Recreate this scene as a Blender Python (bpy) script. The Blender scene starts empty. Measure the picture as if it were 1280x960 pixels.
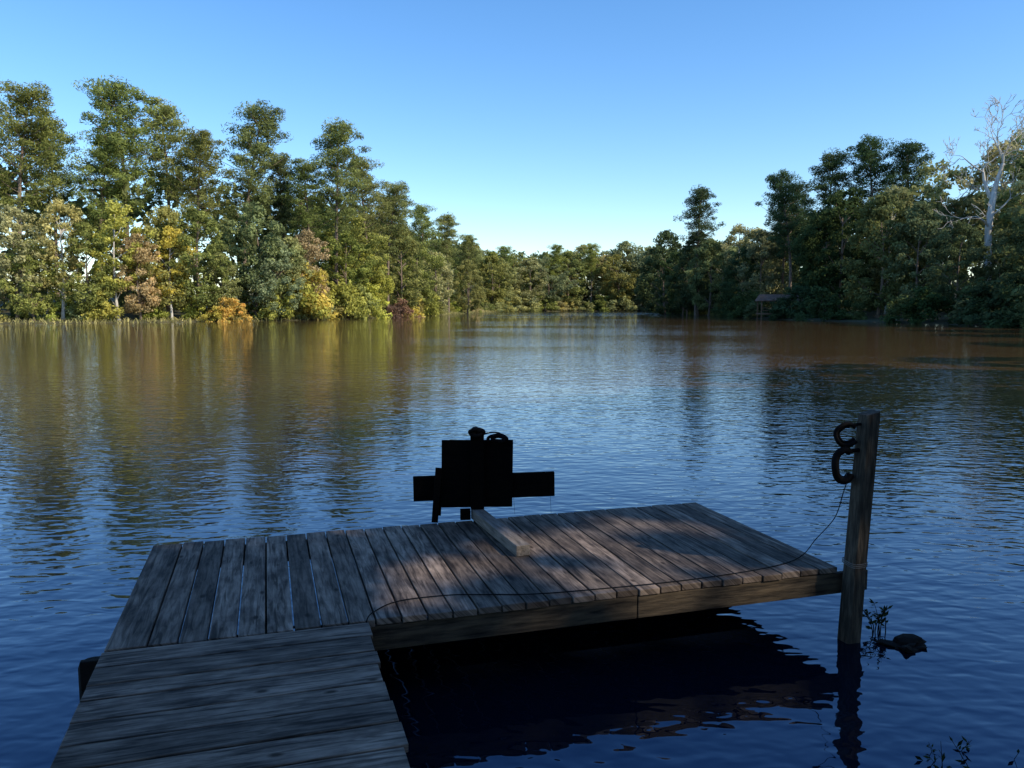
import bpy, math, random
import numpy as np
from mathutils import Vector, Matrix
random.seed(7); R=np.random.default_rng(11)
scene=bpy.context.scene
col=scene.collection
rad=math.radians
sd=Vector((0.90,-0.43,0)).normalized(); EL=rad(36)
sv=Vector((sd.x*math.cos(EL),sd.y*math.cos(EL),math.sin(EL)))
# ------------------------------------------------------------------ node helpers
def new_mat(name):
    m=bpy.data.materials.new(name); m.use_nodes=True
    nt=m.node_tree; nt.nodes.clear()
    out=nt.nodes.new('ShaderNodeOutputMaterial')
    return m,nt,out
def N(nt,t,**kw):
    n=nt.nodes.new(t)
    for k,v in kw.items():
        if k in n.inputs: n.inputs[k].default_value=v
        else: setattr(n,k,v)
    return n
def L(nt,a,b): nt.links.new(a,b)
def math_n(nt,op,a,b=None,c=None):
    n=nt.nodes.new('ShaderNodeMath'); n.operation=op
    for i,v in enumerate((a,b,c)):
        if v is None: continue
        if isinstance(v,(int,float)): n.inputs[i].default_value=v
        else: nt.links.new(v,n.inputs[i])
    return n.outputs[0]
def ramp(nt,fac,stops):
    r=nt.nodes.new('ShaderNodeValToRGB'); L(nt,fac,r.inputs[0])
    cr=r.color_ramp
    while len(cr.elements)<len(stops): cr.elements.new(0.5)
    for e,(p,c) in zip(cr.elements,stops):
        e.position=p; e.color=(c[0],c[1],c[2],1)
    return r.outputs[0]
# ------------------------------------------------------------------ materials
def mat_foliage():
    m,nt,out=new_mat('foliage')
    oi=N(nt,'ShaderNodeObjectInfo'); at=N(nt,'ShaderNodeAttribute',attribute_name='tint')
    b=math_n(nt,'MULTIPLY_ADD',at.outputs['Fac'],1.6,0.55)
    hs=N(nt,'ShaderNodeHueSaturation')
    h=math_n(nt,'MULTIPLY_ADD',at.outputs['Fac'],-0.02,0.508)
    L(nt,h,hs.inputs['Hue']); L(nt,b,hs.inputs['Value']); L(nt,oi.outputs['Color'],hs.inputs['Color'])
    d=N(nt,'ShaderNodeBsdfDiffuse'); t=N(nt,'ShaderNodeBsdfTranslucent')
    L(nt,hs.outputs[0],d.inputs[0]); L(nt,hs.outputs[0],t.inputs[0])
    mx=N(nt,'ShaderNodeMixShader'); mx.inputs[0].default_value=0.4
    L(nt,d.outputs[0],mx.inputs[1]); L(nt,t.outputs[0],mx.inputs[2]); L(nt,mx.outputs[0],out.inputs[0])
    return m
def mat_noise(name,c1,c2,scale,rough=0.9,stretch=(1,1,1),bump=0.0,detail=6,c3=None,spec=0.2):
    m,nt,out=new_mat(name)
    tc=N(nt,'ShaderNodeTexCoord'); mp=N(nt,'ShaderNodeMapping'); mp.inputs['Scale'].default_value=stretch
    L(nt,tc.outputs['Object'],mp.inputs[0])
    no=N(nt,'ShaderNodeTexNoise',Scale=scale,Detail=detail,Roughness=0.6); L(nt,mp.outputs[0],no.inputs[0])
    st=[(0.3,c1),(0.7,c2)]
    if c3: st=[(0.28,c1),(0.5,c2),(0.72,c3)]
    c=ramp(nt,no.outputs[0],st)
    p=N(nt,'ShaderNodeBsdfPrincipled',Roughness=rough); L(nt,c,p.inputs['Base Color']); p.inputs['Specular IOR Level'].default_value=spec
    if bump:
        bn=N(nt,'ShaderNodeBump',Strength=bump,Distance=0.02); L(nt,no.outputs[0],bn.inputs['Height']); L(nt,bn.outputs[0],p.inputs['Normal'])
    L(nt,p.outputs[0],out.inputs[0]); return m
def mat_planks(name,base=(0.215,0.168,0.135),dark=(0.040,0.030,0.024)):
    m,nt,out=new_mat(name)
    uv=N(nt,'ShaderNodeUVMap',uv_map='UVMap'); at=N(nt,'ShaderNodeAttribute',attribute_name='tint')
    sp=N(nt,'ShaderNodeSeparateXYZ'); L(nt,uv.outputs[0],sp.inputs[0])
    cb=N(nt,'ShaderNodeCombineXYZ')
    L(nt,math_n(nt,'MULTIPLY',sp.outputs[0],1.3),cb.inputs[0]); L(nt,math_n(nt,'MULTIPLY',sp.outputs[1],15),cb.inputs[1]); L(nt,math_n(nt,'MULTIPLY',at.outputs['Fac'],37),cb.inputs[2])
    g=N(nt,'ShaderNodeTexNoise',Scale=2.2,Detail=8,Roughness=0.62,Distortion=0.8); L(nt,cb.outputs[0],g.inputs[0])
    cb2=N(nt,'ShaderNodeCombineXYZ'); L(nt,math_n(nt,'MULTIPLY',sp.outputs[0],3),cb2.inputs[0]); L(nt,math_n(nt,'MULTIPLY',sp.outputs[1],6),cb2.inputs[1]); L(nt,math_n(nt,'MULTIPLY',at.outputs['Fac'],91),cb2.inputs[2])
    st=N(nt,'ShaderNodeTexNoise',Scale=1.3,Detail=4,Roughness=0.6); L(nt,cb2.outputs[0],st.inputs[0])
    kn=N(nt,'ShaderNodeTexVoronoi',Scale=1.1); L(nt,cb2.outputs[0],kn.inputs['Vector'])
    grain=ramp(nt,g.outputs[0],[(0.36,dark),(0.60,base)])
    stain=ramp(nt,st.outputs[0],[(0.32,(0.36,0.34,0.34)),(0.66,(1.2,1.15,1.1))])
    knot=ramp(nt,kn.outputs['Distance'],[(0.05,(0.2,0.17,0.15)),(0.13,(1,1,1))])
    mx=N(nt,'ShaderNodeMix',data_type='RGBA',blend_type='MULTIPLY'); mx.inputs[0].default_value=1
    L(nt,grain,mx.inputs[6]); L(nt,stain,mx.inputs[7])
    m2=N(nt,'ShaderNodeMix',data_type='RGBA',blend_type='MULTIPLY'); m2.inputs[0].default_value=1
    L(nt,mx.outputs[2],m2.inputs[6]); L(nt,knot,m2.inputs[7])
    hs=N(nt,'ShaderNodeHueSaturation'); L(nt,m2.outputs[2],hs.inputs['Color']); L(nt,math_n(nt,'MULTIPLY_ADD',at.outputs['Fac'],0.85,0.6),hs.inputs['Value'])
    p=N(nt,'ShaderNodeBsdfPrincipled',Roughness=0.75); L(nt,hs.outputs[0],p.inputs['Base Color']); p.inputs['Specular IOR Level'].default_value=0.15
    bn=N(nt,'ShaderNodeBump',Strength=0.7,Distance=0.004); L(nt,g.outputs[0],bn.inputs['Height']); L(nt,bn.outputs[0],p.inputs['Normal'])
    L(nt,p.outputs[0],out.inputs[0]); return m
def mat_water():
    m,nt,out=new_mat('lake water')
    tc=N(nt,'ShaderNodeTexCoord')
    def noise(scale,sx,sy,detail,rough,rot=0.0,dist=0.0):
        mp=N(nt,'ShaderNodeMapping'); mp.inputs['Scale'].default_value=(sx,sy,1); mp.inputs['Rotation'].default_value=(0,0,rot)
        L(nt,tc.outputs['Object'],mp.inputs[0])
        n=N(nt,'ShaderNodeTexNoise',Scale=scale,Detail=detail,Roughness=rough,Distortion=dist); L(nt,mp.outputs[0],n.inputs[0]); return n.outputs[0]
    a=noise(6.4,0.75,1.3,1,0.4,rad(-16),0.3)
    b=noise(13.0,0.8,1.15,1,0.5,rad(20))
    c=noise(1.4,0.75,1.25,1,0.5,rad(8))
    patch=noise(0.035,0.7,1.6,3,0.6,rad(10))
    amp=N(nt,'ShaderNodeMapRange'); amp.inputs['From Min'].default_value=0.38; amp.inputs['From Max'].default_value=0.6
    amp.inputs['To Min'].default_value=0.45; amp.inputs['To Max'].default_value=1.1; L(nt,patch,amp.inputs[0])
    sx=N(nt,'ShaderNodeSeparateXYZ'); L(nt,tc.outputs['Object'],sx.inputs[0])
    # open reach at the far end is ruffled by the breeze
    wind=N(nt,'ShaderNodeMapRange'); wind.interpolation_type='SMOOTHSTEP'; wind.inputs['From Min'].default_value=130; wind.inputs['From Max'].default_value=230; wind.inputs['To Min'].default_value=1.0; wind.inputs['To Max'].default_value=3.2
    L(nt,sx.outputs[1],wind.inputs[0])
    h=math_n(nt,'ADD',math_n(nt,'MULTIPLY',a,0.6),math_n(nt,'MULTIPLY',b,0.07))
    h=math_n(nt,'ADD',h,math_n(nt,'MULTIPLY',c,0.85))
    h=math_n(nt,'MULTIPLY',math_n(nt,'MULTIPLY',h,amp.outputs[0]),wind.outputs[0])
    bn=N(nt,'ShaderNodeBump',Strength=1.0,Distance=0.021); L(nt,h,bn.inputs['Height'])
    silt_shade_noise=noise(0.05,0.5,1.5,4,0.6)
    yy=math_n(nt,'MULTIPLY',math_n(nt,'ADD',sx.outputs[1],math_n(nt,'MULTIPLY_ADD',silt_shade_noise,16,-8)),0.005)
    cm=ramp(nt,yy,[(0.035,(0.002,0.0045,0.011)),(0.12,(0.105,0.058,0.026)),(0.5,(0.09,0.052,0.025)),(0.95,(0.02,0.024,0.028))])  # muddy brown; near shade and farther sunlight are also painted into this colour
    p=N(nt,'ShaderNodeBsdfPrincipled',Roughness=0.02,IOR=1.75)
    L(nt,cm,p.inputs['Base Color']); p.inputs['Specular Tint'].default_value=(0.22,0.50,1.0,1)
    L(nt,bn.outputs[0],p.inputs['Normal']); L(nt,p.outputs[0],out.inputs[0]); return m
def mat_plain(name,c,rough=0.6,metal=0):
    return mat_noise(name,tuple(v*0.7 for v in c),tuple(v*1.3 for v in c),14,rough)
def mat_ground():
    m,nt,out=new_mat('ground soil and grass')
    tc=N(nt,'ShaderNodeTexCoord')
    a=N(nt,'ShaderNodeTexNoise',Scale=0.12,Detail=8,Roughness=0.65); L(nt,tc.outputs['Object'],a.inputs[0])
    b=N(nt,'ShaderNodeTexNoise',Scale=3,Detail=6,Roughness=0.7); L(nt,tc.outputs['Object'],b.inputs[0])
    s=math_n(nt,'MULTIPLY_ADD',b.outputs[0],0.5,math_n(nt,'MULTIPLY',a.outputs[0],0.5))
    c=ramp(nt,s,[(0.38,(0.04,0.034,0.018)),(0.5,(0.075,0.07,0.03)),(0.62,(0.14,0.12,0.06))])
    p=N(nt,'ShaderNodeBsdfPrincipled',Roughness=0.95); L(nt,c,p.inputs['Base Color']); L(nt,p.outputs[0],out.inputs[0]); return m
M_fol=mat_foliage()
M_bark=mat_noise('bark',(0.09,0.067,0.05),(0.32,0.24,0.18),3,0.95,(3,3,0.5),0.6)
M_barkpale=mat_noise('pale bark',(0.32,0.29,0.25),(0.68,0.64,0.57),2,0.9,(2,2,0.4),0.4)
M_ground=mat_ground(); M_water=mat_water()
M_plank=mat_planks('weathered planks'); 
M_under=mat_noise('shade-painted plank underside',(0.003,0.0025,0.002),(0.008,0.0065,0.005),5,0.9,spec=0.05)  # shade below the deck painted as a darker wood colour
M_beam=mat_noise('weathered beam',(0.010,0.0075,0.006),(0.10,0.072,0.045),4,0.85,(1,8,8),0.7,8)
M_foot=mat_noise('grey beam',(0.08,0.066,0.055),(0.28,0.23,0.19),5,0.85,(8,1,8),0.5,8)
M_post=mat_noise('weathered post',(0.016,0.012,0.009),(0.05,0.039,0.028),5,0.85,(9,9,1.2),0.7,8,c3=(0.12,0.092,0.066))
M_dark=mat_noise('dark stained wood',(0.0015,0.0013,0.0012),(0.004,0.0034,0.003),6,0.9,(1,8,8),0.3,spec=0.05)
M_black=mat_noise('black rubber',(0.0025,0.0025,0.003),(0.005,0.005,0.006),14,0.75,spec=0.08)
M_wire=mat_plain('galvanised wire',(0.13,0.12,0.11),0.5)
M_root=mat_noise('wet wood',(0.003,0.0025,0.002),(0.012,0.009,0.007),7,0.9,(1,1,1),0.6)
M_roof=mat_noise('rusty roof',(0.12,0.07,0.05),(0.28,0.16,0.11),2,0.8)
M_wood=mat_noise('pavilion wood',(0.12,0.07,0.04),(0.28,0.17,0.10),3,0.85,(1,1,4))
# ------------------------------------------------------------------ mesh helpers
class MB:
    def __init__(s): s.v=[];s.f=[];s.t=[];s.uv=[];s.m=[]
    def box(s,lo,hi,tint=0.5,axis=0,jit=0.0,mi=0,under=0):
        x0,y0,z0=lo;x1,y1,z1=hi;b=len(s.v)
        s.v+=[(x0,y0,z0),(x1,y0,z0),(x1,y1,z0),(x0,y1,z0),(x0,y0,z1),(x1,y0,z1),(x1,y1,z1),(x0,y1,z1)]
        for fi,f in enumerate(((0,3,2,1),(4,5,6,7),(0,1,5,4),(1,2,6,5),(2,3,7,6),(3,0,4,7))):
            s.f.append([b+i for i in f]); s.t.append(tint); s.m.append(under if fi==0 else mi)
            uv=[]
            for i in f:
                p=s.v[b+i]
                u=p[axis]; w=[p[k] for k in range(3) if k!=axis]
                uv.append((u,w[0]+w[1]))
            s.uv.append(uv)
    def tube(s,pts,rs,n=6,tint=0.5,cap=True,mi=0):
        pts=[Vector(p) for p in pts]; b=len(s.v); prev=None
        for i,p in enumerate(pts):
            if i==0: d=pts[1]-p
            elif i==len(pts)-1: d=p-pts[i-1]
            else: d=pts[i+1]-pts[i-1]
            if d.length<1e-9: d=Vector((0,0,1))
            d.normalize()
            if prev is None:
                a=d.orthogonal().normalized()
            else:
                a=prev-d*prev.dot(d)
                a=a.normalized() if a.length>1e-6 else d.orthogonal().normalized()
            prev=a; c=d.cross(a); r=rs[i] if hasattr(rs,'__len__') else rs
            for k in range(n):
                an=2*math.pi*k/n; q=p+a*(math.cos(an)*r)+c*(math.sin(an)*r); s.v.append(tuple(q))
        for i in range(len(pts)-1):
            for k in range(n):
                k2=(k+1)%n
                s.f.append([b+i*n+k,b+i*n+k2,b+(i+1)*n+k2,b+(i+1)*n+k]); s.t.append(tint); s.uv.append([(0,0)]*4); s.m.append(mi)
        if cap:
            for base,rev in ((b,True),(b+(len(pts)-1)*n,False)):
                f=[base+k for k in range(n)]
                if rev: f=f[::-1]
                s.f.append(f); s.t.append(tint); s.uv.append([(0,0)]*n); s.m.append(mi)
    def mesh(s,name,mats,smooth=False,bevel=0):
        me=bpy.data.meshes.new(name); me.from_pydata(s.v,[],s.f)
        for m in mats: me.materials.append(m)
        a=me.attributes.new('tint','FLOAT','FACE'); a.data.foreach_set('value',s.t)
        ul=me.uv_layers.new(name='UVMap'); flat=[c for f in s.uv for uv in f for c in uv]; ul.data.foreach_set('uv',flat)
        me.polygons.foreach_set('material_index',s.m)
        if smooth: me.polygons.foreach_set('use_smooth',[True]*len(me.polygons))
        me.update(); return me
def top(name,data,loc,label,cat,group=None,rot=0.0,scale=(1,1,1)):
    o=bpy.data.objects.new(name,data); o.location=loc; o.rotation_euler=(0,0,rot); o.scale=scale
    col.objects.link(o); o['label']=label; o['category']=cat
    if group: o['group']=group
    return o
def part(name,data,parent,loc=(0,0,0),rot=(0,0,0),label=None,bevel=0):
    o=bpy.data.objects.new(name,data); o.parent=parent; o.location=loc; o.rotation_euler=rot; col.objects.link(o)
    if label: o['label']=label
    if bevel:
        b=o.modifiers.new('bevel','BEVEL'); b.width=bevel; b.segments=2; b.limit_method='ANGLE'
    return o
def leaf_cloud(centers,radii,per,size,aspect,rng,up=0.0):
    n=len(centers); c=np.repeat(centers,per,0); r=np.repeat(radii,per,0)
    d=rng.normal(size=(n*per,3)); d/=np.linalg.norm(d,axis=1)[:,None]
    rr=rng.random(n*per)**0.45
    p=c+d*r*rr[:,None]
    nrm=rng.normal(size=p.shape)*0.7+d+np.array([0,0,0.25]); nrm/=np.linalg.norm(nrm,axis=1)[:,None]
    a=np.cross(nrm,rng.normal(size=p.shape)); a/=np.linalg.norm(a,axis=1)[:,None]
    b=np.cross(nrm,a)
    s=(size*(0.6+0.8*rng.random(len(p))))[:,None]
    v=np.stack([p-a*s,p-b*s*aspect,p+a*s,p+b*s*aspect],1).reshape(-1,3)
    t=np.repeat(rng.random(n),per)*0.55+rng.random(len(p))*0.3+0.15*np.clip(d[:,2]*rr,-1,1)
    return v,np.clip(t,0,1)
def leaf_mesh(name,v,t):
    nf=len(v)//4; me=bpy.data.meshes.new(name)
    me.vertices.add(len(v)); me.vertices.foreach_set('co',v.astype(np.float32).ravel())
    me.loops.add(nf*4); me.loops.foreach_set('vertex_index',np.arange(nf*4,dtype=np.int32))
    me.polygons.add(nf); me.polygons.foreach_set('loop_start',np.arange(0,nf*4,4,dtype=np.int32))
    a=me.attributes.new('tint','FLOAT','FACE'); a.data.foreach_set('value',t.astype(np.float32))
    me.materials.append(M_fol); me.update(calc_edges=True); me.validate(); return me
# ------------------------------------------------------------------ tree kinds (unit metres)
def make_pine(seed,H=28,bare=0.45,spread=3.6,nb=60,cl=1.02,per=105):
    rng=np.random.default_rng(seed); tb=MB()
    lean=rng.normal(0,0.6,2)
    axis=lambda f:Vector((lean[0]*f*f*1.5+0.25*math.sin(f*5+seed),lean[1]*f*f*1.5+0.25*math.cos(f*4+seed),H*f))
    fs=[0,0.03,0.15,0.3,0.45,0.6,0.75,0.88,0.97]
    tb.tube([axis(f) for f in fs],[0.42,0.32,0.28,0.25,0.22,0.18,0.13,0.08,0.03],8)
    C=[];Rr=[]
    for i in range(nb):
        f=bare+(1-bare)*((i+0.5)/nb)**0.8; g=(f-bare)/(1-bare)
        prof=(0.5+0.55*math.sin(min(1,g*0.95+0.1)*math.pi)**0.7 if g<0.85 else 0.72*(1-g)/0.15*0.6+0.32)
        ln=spread*prof*(0.3+0.8*rng.random()); an=i*2.4+rng.random()*1.2
        b=axis(f); e=b+Vector((math.cos(an)*ln,math.sin(an)*ln,ln*(0.2+0.45*rng.random())))
        mid=(b+e)/2+Vector((0,0,-0.15*ln*rng.random()))
        tb.tube([b,mid,e],[0.075,0.05,0.02],4,cap=False)
        for k in range(1 if ln<1.4 else 2):
            q=e if k==0 else b.lerp(e,0.55)+Vector(rng.normal(0,0.4,3))
            C.append(tuple(q+Vector((0,0,0.2)))); s=cl*(0.65+0.7*rng.random()); Rr.append((s*1.1,s*1.1,s*0.72))
    tp=axis(0.985)
    for k in range(6): C.append((tp.x+rng.normal(0,.7),tp.y+rng.normal(0,.7),H*0.985-k*0.4)); Rr.append((1.0,1.0,0.75))
    for k in range(7):
        f=bare*(0.45+0.5*rng.random()); an=rng.random()*6.28; b=axis(f); ln=0.5+rng.random()*1.3
        tb.tube([b,b+Vector((math.cos(an)*ln,math.sin(an)*ln,-0.1))],[0.04,0.015],4,cap=False)
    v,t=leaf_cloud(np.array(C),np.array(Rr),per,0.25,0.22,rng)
    return tb.mesh('pine_trunk',[M_bark],True),leaf_mesh('pine_crown',v,t),H
def make_broad(seed,H=18,W=5.0,low=0.18,n=120,per=85,cl=1.15,size=0.24,pale=False,open_=0.0):
    rng=np.random.default_rng(seed); tb=MB()
    fs=[0,0.04,0.2,0.4,0.6,0.8]; off=rng.normal(0,0.4,2)
    ax=lambda f:Vector((off[0]*math.sin(f*4),off[1]*math.sin(f*3.3),H*f))
    tb.tube([ax(f) for f in fs],[0.38,0.27,0.22,0.18,0.12,0.05],8)
    lobes=[]
    for k in range(9):
        an=rng.random()*6.28; z=rng.uniform(low+0.15,0.95); lobes.append((math.cos(an),math.sin(an),z,rng.uniform(0.15,0.45)))
    C=[];Rr=[]
    while len(C)<n:
        f=low+(1-low)*rng.random(); g=(f-low)/(1-low)
        prof=math.sin(math.pi*min(1,(g*0.86+0.14)))**0.6
        an=rng.random()*6.28; cx,cy=math.cos(an),math.sin(an)
        bump=1.0
        for lx,ly,lz,la in lobes:
            dd=(lx-cx)**2+(ly-cy)**2+((lz-f)*5)**2; bump+=la*math.exp(-dd*2)
        bump-=0.12
        r=W*prof*bump*(0.45+0.55*rng.random()**0.5)*(1-open_*rng.random()*0.5)
        p=(cx*r+ax(min(f,.8)).x,cy*r+ax(min(f,.8)).y,H*f+rng.normal(0,0.3)); s=cl*(0.55+0.8*rng.random()); C.append(p); Rr.append((s,s,s*0.75))
    for k in range(16):
        c=C[int(rng.integers(n))]; f0=max(0.12,min(0.75,c[2]/H-0.12-0.1*rng.random())); b=ax(f0); e=Vector(c)
        tb.tube([b,b.lerp(e,0.5)+Vector(rng.normal(0,.25,3)),e],[0.10,0.06,0.02],5,cap=False)
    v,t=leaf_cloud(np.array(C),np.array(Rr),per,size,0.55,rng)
    return tb.mesh('broad_trunk',[M_barkpale if pale else M_bark],True),leaf_mesh('broad_crown',v,t),H
def make_shrub(seed,H=3.0,W=2.2,n=30,per=80,size=0.14):
    rng=np.random.default_rng(seed); C=[];Rr=[]
    for i in range(n):
        an=rng.random()*6.28; f=rng.random(); r=W*math.sqrt(max(0.05,1-f*f*0.9))*rng.random()**0.5
        C.append((math.cos(an)*r,math.sin(an)*r,H*f*(0.7+0.4*rng.random()))); s=0.55*(0.5+rng.random()); Rr.append((s,s,s*0.8))
    v,t=leaf_cloud(np.array(C),np.array(Rr),per,size,0.5,rng)
    return leaf_mesh('shrub',v,t),H
PINES=[make_pine(1,28,0.44,3.9,66),make_pine(2,28,0.50,3.6,56),make_pine(3,28,0.38,4.2,76),make_pine(4,28,0.55,3.9,52,1.1)]
BROADS=[make_broad(11),make_broad(12,18,4.4,0.12),make_broad(13,18,5.6,0.2,130),make_broad(14,18,4.0,0.22,85,80,1.0,0.2,True,0.8),make_broad(15,18,4.8,0.08,130)]
SHRUBS=[make_shrub(21),make_shrub(22,3,1.8),make_shrub(23,3,2.6,36)]
def joined(tm,cm):
    a=bpy.data.objects.new('a',tm.copy()); b=bpy.data.objects.new('b',cm.copy()); col.objects.link(a); col.objects.link(b)
    bpy.ops.object.select_all(action='DESELECT'); a.select_set(True); b.select_set(True); bpy.context.view_layer.objects.active=a
    bpy.ops.object.join(); m=a.data; bpy.data.objects.remove(a); return m
PJ=[joined(p[0],p[1]) for p in PINES]; BJ=[joined(p[0],p[1]) for p in BROADS]
# ------------------------------------------------------------------ lake outline and terrain
SH=[(-60.2,94.3),(-45.3,103),(-28.8,120),(-23,144),(-15,190),(-9.6,240),(0,285),(24,309),(54,314),(62,300),(52,270),(43,240),(42,200),(43,167),(40.6,127.5),(47.4,103),(50.5,90),(49,75),(44,55),(36,36),(24,18),(12,8),(5,3.9),(2.4,2.6),(1.2,1.6),(-3,1.1),(-12,0.5),(-30,2),(-60,10),(-95,35),(-110,65),(-100,85),(-80,92)]
P=[]
for i in range(len(SH)):
    a=np.array(SH[i],float); b=np.array(SH[(i+1)%len(SH)],float); ln=np.linalg.norm(b-a); k=max(1,int(ln/7))
    for j in range(k):
        q=a+(b-a)*j/k
        if q[1]>25 and j>0:
            nrm=np.array([-(b-a)[1],(b-a)[0]])/ln; q=q+nrm*R.normal(0,0.7)
        P.append(q)
P=np.array(P); Q=np.roll(P,-1,0)
def sdist(pts):
    pts=np.asarray(pts,float); best=np.full(len(pts),1e9); ins=np.zeros(len(pts),bool)
    for a,b in zip(P,Q):
        ab=b-a; t=np.clip(((pts-a)@ab)/(ab@ab),0,1); d=np.linalg.norm(pts-(a+t[:,None]*ab),axis=1); best=np.minimum(best,d)
        c=((a[1]>pts[:,1])!=(b[1]>pts[:,1]))
        xx=a[0]+(pts[:,1]-a[1])*(b[0]-a[0])/((b[1]-a[1]) if abs(b[1]-a[1])>1e-9 else 1e-9)
        ins^=(c&(pts[:,0]<xx))
    return np.where(ins,-best,best)
def height(pts):
    d=sdist(pts); pts=np.asarray(pts)
    land=np.where(d<4,d*0.09,0.36+(d-4)*0.07); land=np.minimum(land,6.0+0.4*np.sin(pts[:,0]*0.02)+0.4*np.sin(pts[:,1]*0.017))
    return np.where(d<0,np.maximum(d*0.35,-2.2),land)
def gh(x,y): return float(height(np.array([[x,y]]))[0])
tx=np.linspace(-6.2,6.2,330); gx=12*np.sinh(tx); ty=np.linspace(-6.2,6.2,420); gy=12*np.sinh(ty)
X,Y=np.meshgrid(gx,gy); pts=np.stack([X.ravel(),Y.ravel()],1); Z=height(pts)
nx,ny=len(gx),len(gy)
me=bpy.data.meshes.new('ground'); vv=np.column_stack([pts,Z]).astype(np.float32)
ii=(np.arange(ny-1)[:,None]*nx+np.arange(nx-1)[None,:]).ravel()
F=np.stack([ii,ii+1,ii+nx+1,ii+nx],1).astype(np.int32)
me.vertices.add(len(vv)); me.vertices.foreach_set('co',vv.ravel()); me.loops.add(F.size); me.loops.foreach_set('vertex_index',F.ravel())
me.polygons.add(len(F)); me.polygons.foreach_set('loop_start',np.arange(0,F.size,4,dtype=np.int32)); me.polygons.foreach_set('use_smooth',np.ones(len(F),bool)); me.materials.append(M_ground); me.update(calc_edges=True)
g=bpy.data.objects.new('ground',me); col.objects.link(g); g['kind']='structure'; g['label']='earthen lake shore with dry grass and leaf litter'; g['category']='ground'
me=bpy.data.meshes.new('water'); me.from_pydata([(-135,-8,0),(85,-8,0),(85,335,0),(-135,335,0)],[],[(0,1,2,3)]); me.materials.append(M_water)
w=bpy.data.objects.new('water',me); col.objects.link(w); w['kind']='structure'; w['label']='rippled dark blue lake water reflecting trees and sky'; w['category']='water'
# ------------------------------------------------------------------ tree placement
def jc(c,s=0.15):
    k=1+random.uniform(-s,s); return (c[0]*k*(1+random.uniform(-.1,.1)),c[1]*k,c[2]*k*(1+random.uniform(-.15,.15)),1)
def add_tree(kind,x,y,ztop,color,label,group,parts=True,wid=1.0,var=None,sun_cuts=None):
    z=gh(x,y)-0.1; H=ztop-z
    lib=PINES if kind=='pine' else BROADS; v=var if var is not None else random.randrange(len(lib)); s=H/lib[v][2]
    nm='pine_tree' if kind=='pine' else 'broadleaf_tree'; cat='pine tree' if kind=='pine' else 'tree'
    sw=s*wid; rz=random.uniform(0,6.28)
    if parts:
        e=top(nm,None,(x,y,z),label,cat,group,rz,(sw,sw,s)); e.empty_display_size=0.5
        cm=lib[v][1]
        if sun_cuts is not None:   # leaves cut away along sun rays, shaped to put sun patches on the deck
            co=np.empty(len(cm.vertices)*3,np.float32); cm.vertices.foreach_get('co',co); co=co.reshape(-1,4,3); tt=np.empty(len(cm.polygons),np.float32); cm.attributes['tint'].data.foreach_get('value',tt)
            cen=co.mean(1); cr,sr_=math.cos(rz),math.sin(rz)
            W=np.column_stack([(cen[:,0]*cr-cen[:,1]*sr_)*sw+x,(cen[:,0]*sr_+cen[:,1]*cr)*sw+y,cen[:,2]*s+z])
            keep=np.ones(len(W),bool); dv=np.array(sv)
            for (gp,gr) in sun_cuts:
                rel=W-np.array(gp); tpar=rel@dv; dist=np.linalg.norm(rel-tpar[:,None]*dv,axis=1)
                keep&=~(dist<gr+0.13)
            cm=leaf_mesh('opened_crown',co[keep].reshape(-1,3),tt[keep])
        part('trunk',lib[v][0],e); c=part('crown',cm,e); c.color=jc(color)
    else:
        e=top(nm,(PJ if kind=='pine' else BJ)[v],(x,y,z),label,cat,group,rz,(sw,sw,s)); e.color=jc(color)
GP='tall pines along the lake shore'; GB='broadleaf trees along the lake shore'
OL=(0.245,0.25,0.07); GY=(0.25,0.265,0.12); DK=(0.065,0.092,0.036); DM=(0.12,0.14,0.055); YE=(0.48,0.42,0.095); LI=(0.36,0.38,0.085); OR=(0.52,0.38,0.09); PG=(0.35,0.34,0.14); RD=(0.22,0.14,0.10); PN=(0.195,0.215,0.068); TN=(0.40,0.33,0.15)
GR=(0.18,0.2,0.09)
heroes=[
 ('pine',-64.3,105,30.0,PN,2),('pine',-63,112,26.0,PN,0),('pine',-57.5,113,25,PN,2),('pine',-54.6,115,32.4,PN,0),('pine',-50.7,120,31,PN,1),('pine',-45.8,118,26,PN,2),('pine',-42.5,128,32.4,PN,2),('pine',-38,135,26,DM,0),('pine',-32.8,130,24.5,PN,1),
 ('pine',-28.5,132,30.6,PN,0),('pine',-26.2,146,28,PN,2),('pine',-23.7,152,24.5,PN,2),('pine',-24.5,160,23,OL,0),('pine',-20.2,185,24.5,PN,2),('pine',-16,200,24,PN,0),('pine',-12.5,232,21.5,PN,2),
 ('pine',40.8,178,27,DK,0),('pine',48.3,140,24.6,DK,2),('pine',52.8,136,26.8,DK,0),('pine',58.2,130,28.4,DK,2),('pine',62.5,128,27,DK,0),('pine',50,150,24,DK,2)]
for k,x,y,z,c,v in heroes:
    add_tree(k,x,y,z,c,'tall pine with clumped dark green crown above the shore trees' if x<0 else 'tall dark pine standing over the shaded shore',GP,True,1.12,v)
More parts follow.
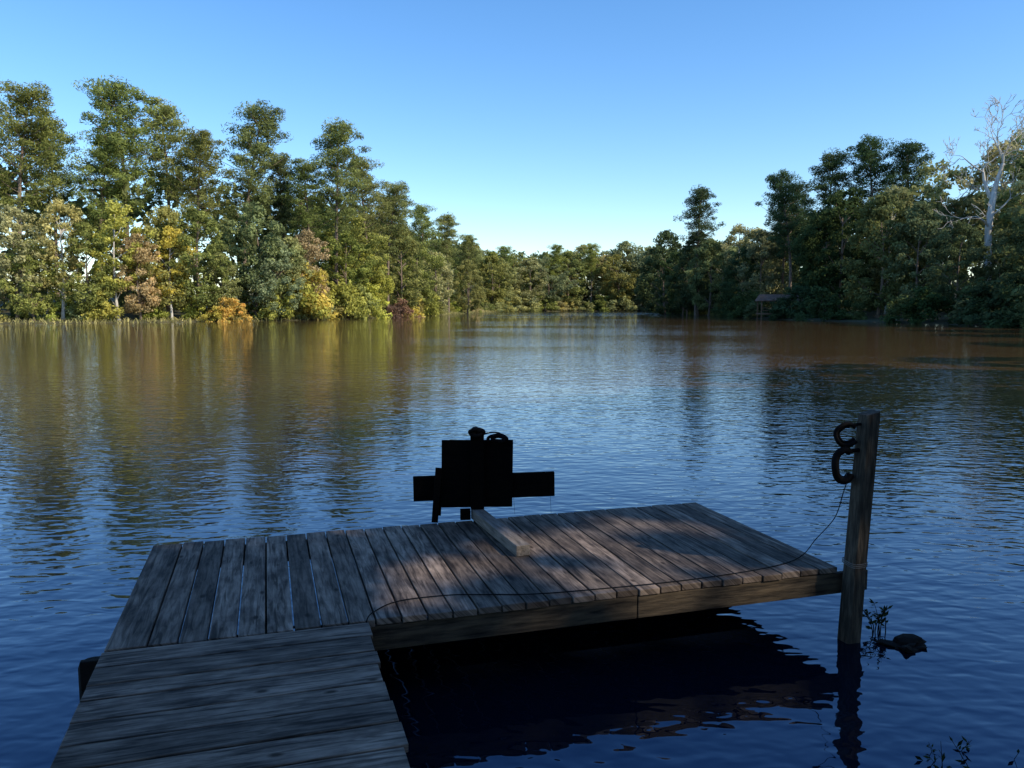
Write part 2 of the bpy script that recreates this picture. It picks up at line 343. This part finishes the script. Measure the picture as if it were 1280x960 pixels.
hb=[
 (-61,99,14,PG,0),(-59,99,10,OL,4),(-56.5,101,15,PG,3),(-53.3,101.5,12,OL,1),(-50.5,103,15,YE,3),(-48.3,104.5,11,TN,1),(-45.3,107,12.3,YE,3),(-46.5,109,15,OL,4),(-42.5,110,15,OL,0),(-40,111,9,PG,1),(-37.5,117,16.5,GY,2),(-34.5,117,12,GY,4),(-33,120,12,PG,4),(-31,123,13,TN,1),(-26.8,131,13.5,OL,0),(-24.8,138,11,LI,2),(-27.5,138,17,OL,2),(-21.3,155,17,OL,1),(-19.5,170,15,OL,2),(-17,182,14,PG,0),(-12,215,14,OL,4),
 (38.3,200,20,DK,4),(42.6,174,16,GR,4),(39.9,183,13,DM,0),(41.6,180,18,DK,1),(40.3,190,15,DK,2),(48,172,19,PG,3),(51,170,18,PG,0),(46.5,150,15.5,GR,1),(44.5,154,13,DK,4),(55,118,19,GR,3),(64,122,23,GY,2),(70,117,25,PG,3),(75,120,27.5,GY,3),(70,104,25,GY,0),(66,100,21,PG,3),(50.5,111,17,DM,4),(53.5,106,15,GR,1),(54.5,98,12,DM,0),(56,92,10.5,DM,2),(58,86,17,DM,4),(49.5,122,19,DK,0),(48.5,127,15,DK,2)]
for x,y,z,c,v in hb:
    lb={YE:'yellowing autumn tree at the edge of the lake',LI:'lime green leafy tree at the water edge',PG:'pale green tree beside the lake',TN:'tan and olive autumn tree on the lake bank'}.get(c,'leafy green tree growing on the lake bank')
    add_tree('broad',x,y,z,c,lb,GB,True,1.0,v)
lim_px=[-0.9,-.64,-.58,-.54,-.44,-.39,-.34,-.29,-.24,-.19,-.16,-.14,-.09,-.04,.02,.1,.16,.19,.26,.31,.335,.39,.45,.50,.56,.64,.9]
lim_k =[.23,.225,.20,.185,.205,.195,.19,.17,.165,.16,.135,.105,.10,.072,.072,.073,.08,.08,.085,.082,.125,.145,.155,.16,.155,.18,.22]
placed=[(h[1],h[2]) for h in heroes]+[(h[0],h[1]) for h in hb]+[(57.5,99),(60.5,104),(55,94),(52,90),(45,134),(42,125),(44.5,128.5),(46.5,138),(42,132)]
def scatter(n,xr,yr,dr,space,sr,pine_p,cols,labp,labb,parts=True,hmul=(0.78,1.0)):
    c=0; cand=np.column_stack([R.uniform(*xr,n),R.uniform(*yr,n)]); ds=sdist(cand)
    for (x,y),d in zip(cand,ds):
        s=x/y
        if not(dr[0]<d<dr[1]) or not(sr[0]<s<sr[1]): continue
        if any((x-a)**2+(y-b)**2<space**2 for a,b in placed): continue
        placed.append((x,y)); K=float(np.interp(s,lim_px,lim_k))
        zt=2.1+y*K*random.uniform(*hmul)
        k='pine' if random.random()<pine_p else 'broad'
        if k=='broad': zt=max(8,zt*random.uniform(0.8,1))
        var=random.choice([0,1,2,4]) if (k=='broad' and y>260) else None
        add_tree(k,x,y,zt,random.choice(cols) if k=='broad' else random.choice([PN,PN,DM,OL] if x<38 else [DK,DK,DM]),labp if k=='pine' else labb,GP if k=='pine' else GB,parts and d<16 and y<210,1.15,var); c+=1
    return c
lp='pine with ragged green crown in the lakeside wood'; lb='leafy broadleaf tree in the lakeside wood'
print('L',scatter(2500,(-100,0),(92,270),(4.5,16),7.4,(-.70,-.03),0.6,[OL,OL,GY,PG,PN,PN],lp,lb,True,(0.64,0.88)))
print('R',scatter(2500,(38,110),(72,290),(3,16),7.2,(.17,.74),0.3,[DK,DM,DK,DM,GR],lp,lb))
print('F',scatter(3500,(-30,90),(270,380),(2,15),6.8,(-.06,.2),0.12,[OL,OL,GY,PG,GY],lp,lb,False,(0.88,1.04)))
# distant woodland mass behind the individual trees
cand=np.column_stack([R.uniform(-130,140,60000),R.uniform(60,430,60000)]); ds=sdist(cand); sl_=cand[:,0]/cand[:,1]
ok=(sl_>-.85)&(sl_<.85)&(((ds>14)&(ds<27)&(R.random(len(ds))<0.6))|((ds>9)&(ds<19)&(cand[:,1]>255))); cand=cand[ok][:6400]; sl_=cand[:,0]/cand[:,1]
kk=np.interp(sl_,lim_px,lim_k); g0=height(cand); Hm=2+cand[:,1]*kk*np.where(cand[:,1]>255,0.86,0.78); zc_=g0+(Hm-g0)*R.random(len(cand))**1.15
v,t=leaf_cloud(np.column_stack([cand,zc_]),np.full((len(cand),3),2.6),18,0.75,0.6,R)
wm=leaf_mesh('distant_woodland',v,t); wo=bpy.data.objects.new('distant_woodland',wm); col.objects.link(wo); wo.color=(0.13,0.145,0.055,1); wo['kind']='stuff'; wo['label']='dense shadowy wood closing the view behind the shore trees'; wo['category']='woodland'
# near-shore understory and shrubs
def scatter_shore(n,sr,yr,dr,hr,space,fn):
    c=0; loc=[]
    idx=R.integers(len(P),size=n)
    for i in idx:
        a=P[i];b=Q[i]; t=R.random(); q=a+(b-a)*t; nrm=np.array([(b-a)[1],-(b-a)[0]]); nrm/=np.linalg.norm(nrm)
        for sg in (1,-1):
            p=q+nrm*sg*R.uniform(*dr); 
            if sdist([p])[0]<dr[0]*0.6: continue
            s=p[0]/max(p[1],.1)
            if not(sr[0]<s<sr[1] and yr[0]<p[1]<yr[1]): break
            if any((p[0]-u)**2+(p[1]-w_)**2<space**2 for u,w_ in loc): break
            if abs(p[0]-44.5)<3 and abs(p[1]-130)<4: break
            loc.append(tuple(p)); fn(p[0],p[1],R.uniform(*hr)); c+=1; break
    return c
def sh_left(x,y,h):
    c=random.choice([OL,OL,OL,LI,TN,PG,GY,OL,PG,PN,GY,YE if random.random()<.4 else OL]); put_shrub(x,y,h,c)
def put_shrub(x,y,h,c,wid=None):
    me,H=random.choice(SHRUBS); s=h/H; w_=s*(wid or random.uniform(0.9,1.4))
    lb={YE:'yellow autumn shrub on the grassy bank',LI:'bright lime shrub overhanging the water',OR:'orange yellow shrub beside the water',RD:'reddish brown shrub at the water edge',TN:'tan shrub on the grassy bank'}.get(c,'green shrub at the edge of the lake')
    o=top('shrub',me,(x,y,gh(x,y)-0.1),lb,'shrub','shrubs along the shore',random.uniform(0,6.28),(w_,w_,s)); o.color=jc(c)
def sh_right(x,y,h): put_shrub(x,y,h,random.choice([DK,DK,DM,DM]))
def sh_far(x,y,h): put_shrub(x,y,h,random.choice([OL,GY,OL,PG,GY]),1.3)
print(scatter_shore(620,(-.72,-.03),(85,285),(2.2,7),(1.2,4.2),1.8,sh_left))
print(scatter_shore(400,(.17,.72),(70,285),(0.3,3),(1.5,5),2.2,sh_right))
print(scatter_shore(360,(-.05,.21),(265,330),(0.5,4),(3.5,7.5),3,sh_far))
put_shrub(-38.6,109.5,3.4,OR,1.0); put_shrub(-40,108.6,2.2,YE,1.1); put_shrub(-20.6,147,3.6,RD,1.2); put_shrub(-21.5,144.5,2.6,RD,1.2)
for x,y,h,c in ((-31.5,119.5,6.5,LI),(-30,121,7.5,YE),(-26.5,127,6.5,LI),(-25.3,130,6,OL),(-24.5,135,5.5,LI),(-52,101.8,4.5,YE),(-35,116,4,LI),(-20,158,5,YE),(-17.5,172,5,LI),(51.3,86,3.5,DK),(51.2,81,4,DK),(51,77.5,4,DM),(52.6,83.5,5,DK)): put_shrub(x,y,h,c,0.9 if x<0 else 1.3)
# bank trees beyond the frame that shade the dock and the near water
DZ=0.46; ROT=rad(17)
def dw(a,b,z=0.46): return (-0.795+a*math.cos(ROT)-b*math.sin(ROT),4.2+a*math.sin(ROT)+b*math.cos(ROT),z)
G=[]  # chosen sun patch spots; the shade crowns are cut open towards them
for a,b,la,rr in ((0.50,0.62,0.24,.08),(0.78,0.80,0.26,.09),(1.02,0.95,0.10,.08),(1.25,1.08,0.24,.09),(1.36,0.27,0.34,.10),(1.66,0.92,0.32,.11),(2.02,0.42,0.36,.10),(2.10,1.27,0.30,.09),(2.5,1.12,0.22,.08),(0.30,0.28,0.15,.05)):
    for k in range(4): G.append((dw(a+la*(k/3-.5)+R.normal(0,.03),b+R.normal(0,.05)+0.1*(k/3-.5)),rr*R.uniform(.5,1.1)))
for a in (1.0,1.75,1.88,2.35,2.5,2.65,2.8): G.append((dw(a,-0.01,0.36),0.06+0.06*R.random()))
shade=[(11.3,-2.6,12.5,0,1),(14.8,5.2,13,0,1.1),(17.5,-0.8,14.5,4,1.15),(19,-5.6,17,1,1.1),(20,5,17,4,1.1),(25,-4.5,18.5,0,1.1),(22.5,-1.5,18,2,1.1),(28,7,19,0,1.1),(30,14,18,2,1.1),(13.5,-9,15,1,1.1),(20,-11,18,0,1.1),(26,1.2,19.5,4,1.1),(30,-11,24,2,1.1),(22,9.5,15,2,1.1),(36,22,16,0,1),(45,36,15,2,1),(52,49,16,0,1),(56,60,17,4,1),(-5,-9,13,1,1),(6,-10,14,0,1)]
for x,y,z,v,wd in shade: add_tree('broad',x,y,z,DM,'leafy tree on the bank shading the dock',GB,True,wd,v,G if (9<x<32 and -12<y<8) else None)
# pale bare tree
def bare_tree():
    rng=np.random.default_rng(9); tb=MB()
    def grow(p,d,ln,r,lv):
        pts=[p];rs=[r]; q=p.copy(); dd=d.copy()
        for i in range(4):
            dd=(dd+Vector(rng.normal(0,0.19,3))+Vector((0,0,0.05))).normalized(); q=q+dd*ln/4; pts.append(q.copy()); rs.append(r*(1-0.1*(i+1)))
        tb.tube(pts,rs,7 if lv<2 else 4,cap=False)
        if lv>=6: return
        for k in range(2 if rng.random()<0.55 else 3):
            a=rng.uniform(0.3,0.8); ax=Vector(rng.normal(size=3)).cross(dd).normalized(); nd=Matrix.Rotation(a,3,ax)@dd
            grow(pts[-1] if k<2 else pts[1+k%2],nd,ln*rng.uniform(0.62,0.82),max(0.032,rs[-1]*rng.uniform(0.55,0.76)),lv+1)
    tb.tube([(0,0,0),(0.1,0,5),(0.0,0.2,11),(0.3,0,15.5)],[0.55,0.48,0.42,0.37],9)
    grow(Vector((0.3,0,15.3)),Vector((0.35,0,1)).normalized(),4.2,0.33,0); grow(Vector((0.2,0,14.5)),Vector((-0.4,0.1,1)).normalized(),3.8,0.28,0); grow(Vector((0.0,0.2,11)),Vector((-0.8,-0.4,0.8)).normalized(),3.2,0.17,2); grow(Vector((0.1,0.2,12.5)),Vector((0.8,-0.4,0.6)).normalized(),3.0,0.16,2)
    return tb.mesh('bare_trunk',[M_barkpale],True)
bz=gh(60,102)
bt=top('bare_tree',None,(60,102,bz),'leafless tree with pale branching limbs rising above green trees','tree'); tr=part('trunk',bare_tree(),bt); zt=max(v.co.z for v in tr.data.vertices); bt.scale=((28-bz)/zt,)*3
# shore grass
n=30000; ids=R.integers(len(P),size=n); A=P[ids];B=Q[ids]; T=R.random(n)[:,None]; q=A+(B-A)*T; nr=np.column_stack([(B-A)[:,1],-(B-A)[:,0]]); nr/=np.linalg.norm(nr,axis=1)[:,None]
q=q+nr*(R.random(n)*6.4-3.2)[:,None]; q=q[(q[:,1]>30)&(q[:,0]<10)]; d=sdist(q); q=q[(d>-0.15)&(d<3.2)]; z=height(q); n=len(q)
h=R.uniform(0.2,0.65,n); wd=R.uniform(0.05,0.11,n); an=R.random(n)*6.28; lx=R.normal(0,0.3,n); ly=R.normal(0,0.3,n)
dx=np.cos(an)*wd; dy=np.sin(an)*wd; z=np.maximum(z,-0.05)-0.05
v=np.stack([np.column_stack([q[:,0]-dx,q[:,1]-dy,z]),np.column_stack([q[:,0]+dx,q[:,1]+dy,z]),np.column_stack([q[:,0]+lx+dx*.3,q[:,1]+ly+dy*.3,z+h]),np.column_stack([q[:,0]+lx-dx*.3,q[:,1]+ly-dy*.3,z+h])],1).reshape(-1,3)
gm=leaf_mesh('shore_grass',v,R.random(n)); go=bpy.data.objects.new('shore_grass',gm); col.objects.link(go); go.color=(0.34,0.31,0.12,1); go['kind']='stuff'; go['label']='dry tan grass and reeds fringing the lake'; go['category']='grass'
# ------------------------------------------------------------------ dock
dock=top('dock',None,(-0.795,4.2,0),'weathered grey wooden dock platform with plank walkway over the water','dock',rot=ROT)
mb=MB(); x=-1.29; i=0
while x<3.05:
    w_=0.143 if i else 0.20
    if x+w_>3.08: break
    mb.box((x+0.005,-0.012+random.uniform(-.010,.010),DZ-0.038+random.uniform(-.002,.002)),(x+w_-0.005,1.81+random.uniform(-.012,.012),DZ+random.uniform(-.003,.003)),random.random(),1,under=1); x+=w_; i+=1
part('platform_planking',mb.mesh('platform_planking',[M_plank,M_under]),dock,bevel=0.004)
XE=x
mb=MB(); y=-0.026
while y>-6.0:
    w_=random.choice([0.145,0.19,0.19,0.185])
    mb.box((-1.285+random.uniform(-.012,.012),y-w_+0.006,DZ-0.036),(0.005+random.uniform(-.012,.012),y-0.006,DZ+random.uniform(-.003,.003)),random.random(),0,under=1); y-=w_
part('walkway_planking',mb.mesh('walkway_planking',[M_plank,M_under]),dock,bevel=0.004)
def beam(lo,hi,mat=M_beam,name='beam',ax=0):
    c=[(a+b)/2 for a,b in zip(lo,hi)]
    m=MB(); m.box([a-b for a,b in zip(lo,c)],[a-b for a,b in zip(hi,c)],0.5,ax); return part(name,m.mesh(name,[mat]),dock,c,bevel=0.005)
zt=DZ-0.042
beam((-1.40,0.0,zt-0.16),(-1.295,0.036,zt-0.01),M_root)
beam((-1.29,-0.002,zt-0.14),(1.62,0.036,zt)); beam((1.625,-0.004,zt-0.14),(3.30,0.034,zt-0.002)); beam((-1.27,1.765,zt-0.15),(XE-0.01,1.80,zt))
beam((-1.285,0.04,zt-0.15),(-1.25,1.76,zt),ax=1); beam((XE-0.045,0.04,zt-0.15),(XE-0.008,1.76,zt),ax=1)
for k in range(1,6): xx=-1.27+k*0.72; beam((xx,0.04,zt-0.14),(xx+0.038,1.76,zt),M_dark,'joist',1)
for xx in (-1.26,-0.66,-0.045): beam((xx,-6.0,zt-0.15),(xx+0.038,-0.006,zt),M_root,'joist',1)
def piling(a,b,r=0.07,top_z=0.36,h=2.0):
    m=MB(); m.tube([(0,0,-h),(0,0,top_z-0.02),(0,0,top_z)],[r*1.05,r,r*0.9],14); part('piling',m.mesh('piling',[M_root],False),dock,(a,b,0))
for a,b in ((-1.36,0.11),(-1.20,1.70),(0.2,1.69),(1.5,1.69),(XE-0.15,1.68),(-1.18,-1.6),(-0.14,-1.9),(-1.18,-3.4),(-0.14,-3.4)): piling(a,b)
# ------------------------------------------------------------------ upright post
pp=top('mooring_post',None,(2.186,5.005,0),'weathered square wooden post leaning beside the dock corner','post',rot=rad(17))
m=MB()
sec=[(-1.2,.060,0),(0,.056,0),(0.5,.055,.02),(1.0,.053,.045),(1.44,.052,.068),(1.488,.049,.071)]
for (z_,r_,o_) in sec:
    for cx,cy in ((-1,-.75),(-.75,-1),(.75,-1),(1,-.75),(1,.75),(.75,1),(-.75,1),(-1,.75)):
        jj=1+0.02*math.sin(z_*17+cx*3); m.v.append((cx*r_*jj+o_,cy*r_*jj-o_*0.2,z_+(0.012*cx if z_>1.4 else 0)))
for i in range(len(sec)-1):
    for k in range(8): m.f.append([i*8+k,i*8+(k+1)%8,(i+1)*8+(k+1)%8,(i+1)*8+k]); m.t.append(.5); m.uv.append([(0,0)]*4); m.m.append(0)
m.f.append([(len(sec)-1)*8+k for k in range(8)]); m.t.append(.5); m.uv.append([(0,0)]*8); m.m.append(0)
part('post_shaft',m.mesh('post_shaft',[M_post]),pp)
m=MB(); pts=[]
for k in range(49):
    a=k/16*2*math.pi; c_,s_=math.cos(a),math.sin(a); u=max(abs(c_),abs(s_)); rr=0.061/u if u>0.8 else 0.075
    pts.append((0.02+c_*rr,s_*rr,0.50+k*0.0007+0.01*math.sin(a)))
m.tube(pts,0.003,5,cap=False)
part('wire_tie',m.mesh('wire_tie',[M_wire],True),pp)
def ring_pts(cx,cz,rx,rz,n=20,a0=0,a1=360,yo=0,wob=0.0,seed=0):
    return [(cx+rx*math.cos(rad(a0+(a1-a0)*k/n)),yo+wob*math.sin(k*0.8+seed),cz+rz*math.sin(rad(a0+(a1-a0)*k/n))) for k in range(n+1)]
m=MB()
m.tube(ring_pts(0.01,0.11,0.074,0.070,22,40,325,0,.006),0.014,7); m.tube(ring_pts(0.02,0.108,0.056,0.052,22,70,330,0.02,.006,1),0.012,7)
m.tube(ring_pts(0.0,-0.085,0.062,0.10,22,55,322,0.0,.006,2),0.024,8); m.tube(ring_pts(0.015,-0.085,0.056,0.09,22,70,315,0.028,.006,3),0.016,7)
m.tube([(0.10,0.0,0.175),(0.06,0.0,0.172),(0.03,0,0.17)],0.010,6); m.tube([(0.11,0,0.01),(0.06,0,0.008),(0.03,0,0.0)],0.014,6)
top('cord_coil',m.mesh('cord_coil',[M_black],True),(2.10,4.985,1.24),'black rubber cord looped on hooks of the wooden post','cord',rot=rad(8))
def curve_pts(ctrl,n=8):
    out=[];c=[Vector(p) for p in ctrl]
    for i in range(len(c)-1):
        p0=c[max(i-1,0)];p1=c[i];p2=c[i+1];p3=c[min(i+2,len(c)-1)]
        for k in range(n):
            t=k/n; out.append(0.5*((2*p1)+(p2-p0)*t+(2*p0-5*p1+4*p2-p3)*t*t+(3*p1-p0-3*p2+p3)*t**3))
    out.append(c[-1]); return out
m=MB(); zc=DZ+0.006
m.tube(curve_pts([(2.13,4.98,1.08),(2.11,5.0,0.98),(2.11,5.12,0.78),(2.06,5.3,0.58),(1.98,5.30,zc+.01),(1.8,5.14,zc),(1.5,4.98,zc),(1.055,4.81,zc),(0.55,4.67,zc),(0.14,4.58,zc),(-.12,4.57,zc),(-.37,4.56,zc),(-.646,4.47,zc),(-.76,4.32,zc),(-0.785,4.18,zc+.0),(-0.78,4.12,0.36),(-0.79,4.1,0.1)]),0.0032,6)
top('power_cord',m.mesh('power_cord',[M_black],True),(0,0,0),'thin black cord trailing from the post across the planks','cord')
# ------------------------------------------------------------------ wooden stand on back edge
st=top('wooden_stand',None,(-0.275,6.27,DZ+0.004),'dark wooden stand with crossed boards and square panel on the dock','wooden stand',rot=rad(6))
def sp(name,lo,hi,mat=M_dark,rot=(0,0,0),loc=(0,0,0),label=None):
    m=MB(); m.box(lo,hi,0.5,0); return part(name,m.mesh(name,[mat]),st,loc,rot,label,bevel=0.004)
sp('foot_beam',(-0.05,-1.03,0),(0.05,0.02,0.075),M_foot,(0,0,rad(14)),(0.0,0,0),'plain grey beam lying flat on the planks')
sp('upright',(-0.055,-0.02,0.078),(0.052,0.02,0.71))
sp('panel',(-0.285,0.023,-0.27),(0.285,0.045,0.275),rot=(0,rad(0.8),0),loc=(0,0,0.355))
sp('crossboard',(-0.51,0.048,-0.10),(0.63,0.085,0.10),rot=(0,rad(-0.8),0),loc=(0,0,0.245))
sp('cleat',(-0.14,-0.045,0.0),(-0.058,0.0,0.085)); 
m=MB(); m.box((-0.025,-0.018,-0.215),(0.025,0.018,0.215)); part('leg',m.mesh('leg',[M_dark]),st,(-0.325,-0.03,0.206),(rad(-13),rad(5),0),bevel=0.003)
m=MB(); m.box((-0.02,-0.018,-0.2),(0.02,0.018,0.2)); part('leg',m.mesh('leg',[M_dark]),st,(-0.30,0.12,0.19),(rad(12),rad(3),0),bevel=0.003)
m=MB()
m.tube(ring_pts(-0.01,0.70,0.05,0.025,18,0,360,-0.02,.02),0.016,7); m.tube(ring_pts(0.0,0.69,0.055,0.028,18,0,360,0.02,.02,1),0.015,7)
m.tube(ring_pts(-0.01,0.70,0.026,0.02,18,0,360,0.0,.02,3),0.022,7)
m.tube(ring_pts(0.16,0.638,0.075,0.035,18,-20,200,0.0,.015,2),0.014,6); m.tube(ring_pts(0.12,0.64,0.11,0.05,18,0,190,0.02,.015,2),0.006,6); m.tube(ring_pts(0.17,0.64,0.05,0.02,18,0,360,0.01,.015,4),0.018,6)
part('cord_bundle',m.mesh('cord_bundle',[M_black],True),st)
for xx,z0,z1 in ((0.60,.16,.0),(0.3,.14,0)):
    m=MB(); m.tube([(xx,0.09,z0),(xx+.01,0.10,z1)],0.0014,4); part('hanging_line',m.mesh('hanging_line',[M_black]),st)
# ------------------------------------------------------------------ stump with sprig
def lumpy(seed,sx,sy,sz):
    import bmesh
    from mathutils import noise
    bm=bmesh.new(); bmesh.ops.create_icosphere(bm,subdivisions=3,radius=1)
    for v_ in bm.verts:
        n_=noise.noise(v_.co*1.6+Vector((seed,0,0)))*1.0+noise.noise(v_.co*5+Vector((seed,3,0)))*0.45; v_.co*=1+n_; v_.co.x*=sx*(1.0 if v_.co.x<0 else 1.5); v_.co.y*=sy; v_.co.z*=sz
    me=bpy.data.meshes.new('tree_stump'); bm.to_mesh(me); bm.free(); me.materials.append(M_root); return me
top('tree_stump',lumpy(3,0.12,0.09,0.045),(2.50,4.9,-0.01),'dark waterlogged stump breaking the water surface','stump',rot=0.3)
def weed(name,seed,stems,h,leafs,size,loc,label,color,spread=0.15):
    rng=np.random.default_rng(seed); V=[];T=[]; tb=MB()
    for s_ in range(stems):
        bx,by=rng.normal(0,spread,2); hx,hy=rng.normal(0,0.25*h,2); hh=h*rng.uniform(.6,1.1)
        pts=[Vector((bx+hx*f*f,by+hy*f*f,hh*f)) for f in np.linspace(0,1,6)]
        tb.tube(pts,[0.004,0.0035,0.003,0.0025,0.002,0.001],4,cap=False)
        for k in range(leafs):
            f=0.2+0.8*rng.random(); p=np.array([bx+hx*f*f,by+hy*f*f,hh*f]); a=rng.normal(size=3); a[2]=abs(a[2])*.6; a/=np.linalg.norm(a); b_=np.cross(a,rng.normal(size=3)); b_/=np.linalg.norm(b_); l=size*(0.6+.8*rng.random())
            V+= [p,p+a*l*.5+b_*l*.2,p+a*l,p+a*l*.5-b_*l*.2]; T.append(rng.random())
    e=top(name,None,loc,label,'plant','weeds at the water edge'); part('stem',tb.mesh('stem',[M_root]),e); c=part('foliage',leaf_mesh('foliage',np.array(V),np.array(T)),e); c.color=color
CW=(0.02,0.03,0.013,1)
weed('waterside_weed',1,7,0.20,12,0.04,(2.40,5.10,0.0),'small leafy sprig rising from the water by a stump',CW,0.04)
for i,(x_,y_,h_,s_) in enumerate([(1.95,3.65,.34,12),(2.15,3.7,.40,15),(2.3,3.8,.38,15),(2.5,3.9,.36,15),(1.75,3.68,.28,12),(1.5,3.7,.24,12),(2.65,4.05,.36,15),(0.95,3.74,.2,10),(0.5,3.76,.22,10),(0.72,3.74,.19,10),(1.25,3.72,.22,10),(2.1,3.4,.46,12),(1.62,3.7,.25,11),(0.3,3.78,.16,7),(1.1,3.7,.18,9)]):
    weed('waterside_weed',30+i,s_,h_,24,0.036,(x_,y_,min(-0.02,gh(x_,y_))),'dark slender leafy weed growing at the bank',CW,0.11)
# ------------------------------------------------------------------ pavilion
pz=gh(45,131)+0.1
pv=top('lake_pavilion',None,(43.5,130.5,pz),'small open wooden pavilion with rusty roof under dark trees','pavilion',rot=rad(-8))
m=MB(); m.v=[(-3.6,-2.4,2.5),(3.6,-2.4,2.5),(3.6,2.4,2.5),(-3.6,2.4,2.5),(-3.3,0,3.5),(3.3,0,3.5),(-3.6,-2.4,2.38),(3.6,-2.4,2.38),(3.6,2.4,2.38),(-3.6,2.4,2.38)]
for f in ((0,1,5,4),(2,3,4,5),(1,2,5),(3,0,4),(6,7,1,0),(7,8,2,1),(8,9,3,2),(9,6,0,3),(9,8,7,6)): m.f.append(list(f)); m.t.append(.5); m.uv.append([(0,0)]*len(f)); m.m.append(0)
part('roof',m.mesh('roof',[M_roof]),pv)
m=MB(); m.box((-3.4,-2.2,0.25),(3.4,2.2,0.45)); part('floor',m.mesh('floor',[M_wood]),pv)
for a in (-3.2,0,3.2):
    for b in (-2.0,2.0):
        m=MB(); m.box((-.09,-.09,-0.6),(.09,.09,2.37)); part('column',m.mesh('column',[M_wood]),pv,(a,b,0))
m=MB()
for z_ in (0.85,1.25): m.box((-3.1,-2.03,z_),(-0.1,-1.97,z_+.1)); m.box((0.1,-2.03,z_),(3.1,-1.97,z_+.1))
part('railing',m.mesh('railing',[M_wood]),pv)
# ------------------------------------------------------------------ light, sky, camera
sl=bpy.data.lights.new('sun','SUN'); sl.energy=5.0; sl.angle=rad(0.5); sl.color=(1,0.89,0.70)
so=bpy.data.objects.new('sun',sl); so.rotation_euler=sv.to_track_quat('Z','Y').to_euler(); so.location=(20,-10,40); col.objects.link(so)
wd_=bpy.data.worlds.new('World'); scene.world=wd_; wd_.use_nodes=True; nt=wd_.node_tree; nt.nodes.clear()
sk=nt.nodes.new('ShaderNodeTexSky'); sk.sky_type='NISHITA'; sk.sun_disc=False; sk.sun_elevation=EL; sk.sun_rotation=math.atan2(sd.x,sd.y); sk.air_density=1.0; sk.dust_density=0.3; sk.ozone_density=3.0
hs=nt.nodes.new('ShaderNodeHueSaturation'); hs.inputs['Saturation'].default_value=1.24; hs.inputs['Value'].default_value=1.55; hs.inputs['Hue'].default_value=0.503
bg=nt.nodes.new('ShaderNodeBackground'); bg.inputs[1].default_value=0.15; ow=nt.nodes.new('ShaderNodeOutputWorld'); nt.links.new(sk.outputs[0],hs.inputs['Color']); nt.links.new(hs.outputs[0],bg.inputs[0]); nt.links.new(bg.outputs[0],ow.inputs[0])
cd=bpy.data.cameras.new('camera'); cd.sensor_width=36; cd.lens=28.125; cd.clip_end=6000; cd.clip_start=0.05
co=bpy.data.objects.new('camera',cd); co.location=(0,0,2.16); co.rotation_euler=(rad(90-5.6),0,0); col.objects.link(co); scene.camera=co
scene.view_settings.view_transform='Standard'; scene.view_settings.look='None'; scene.view_settings.exposure=0
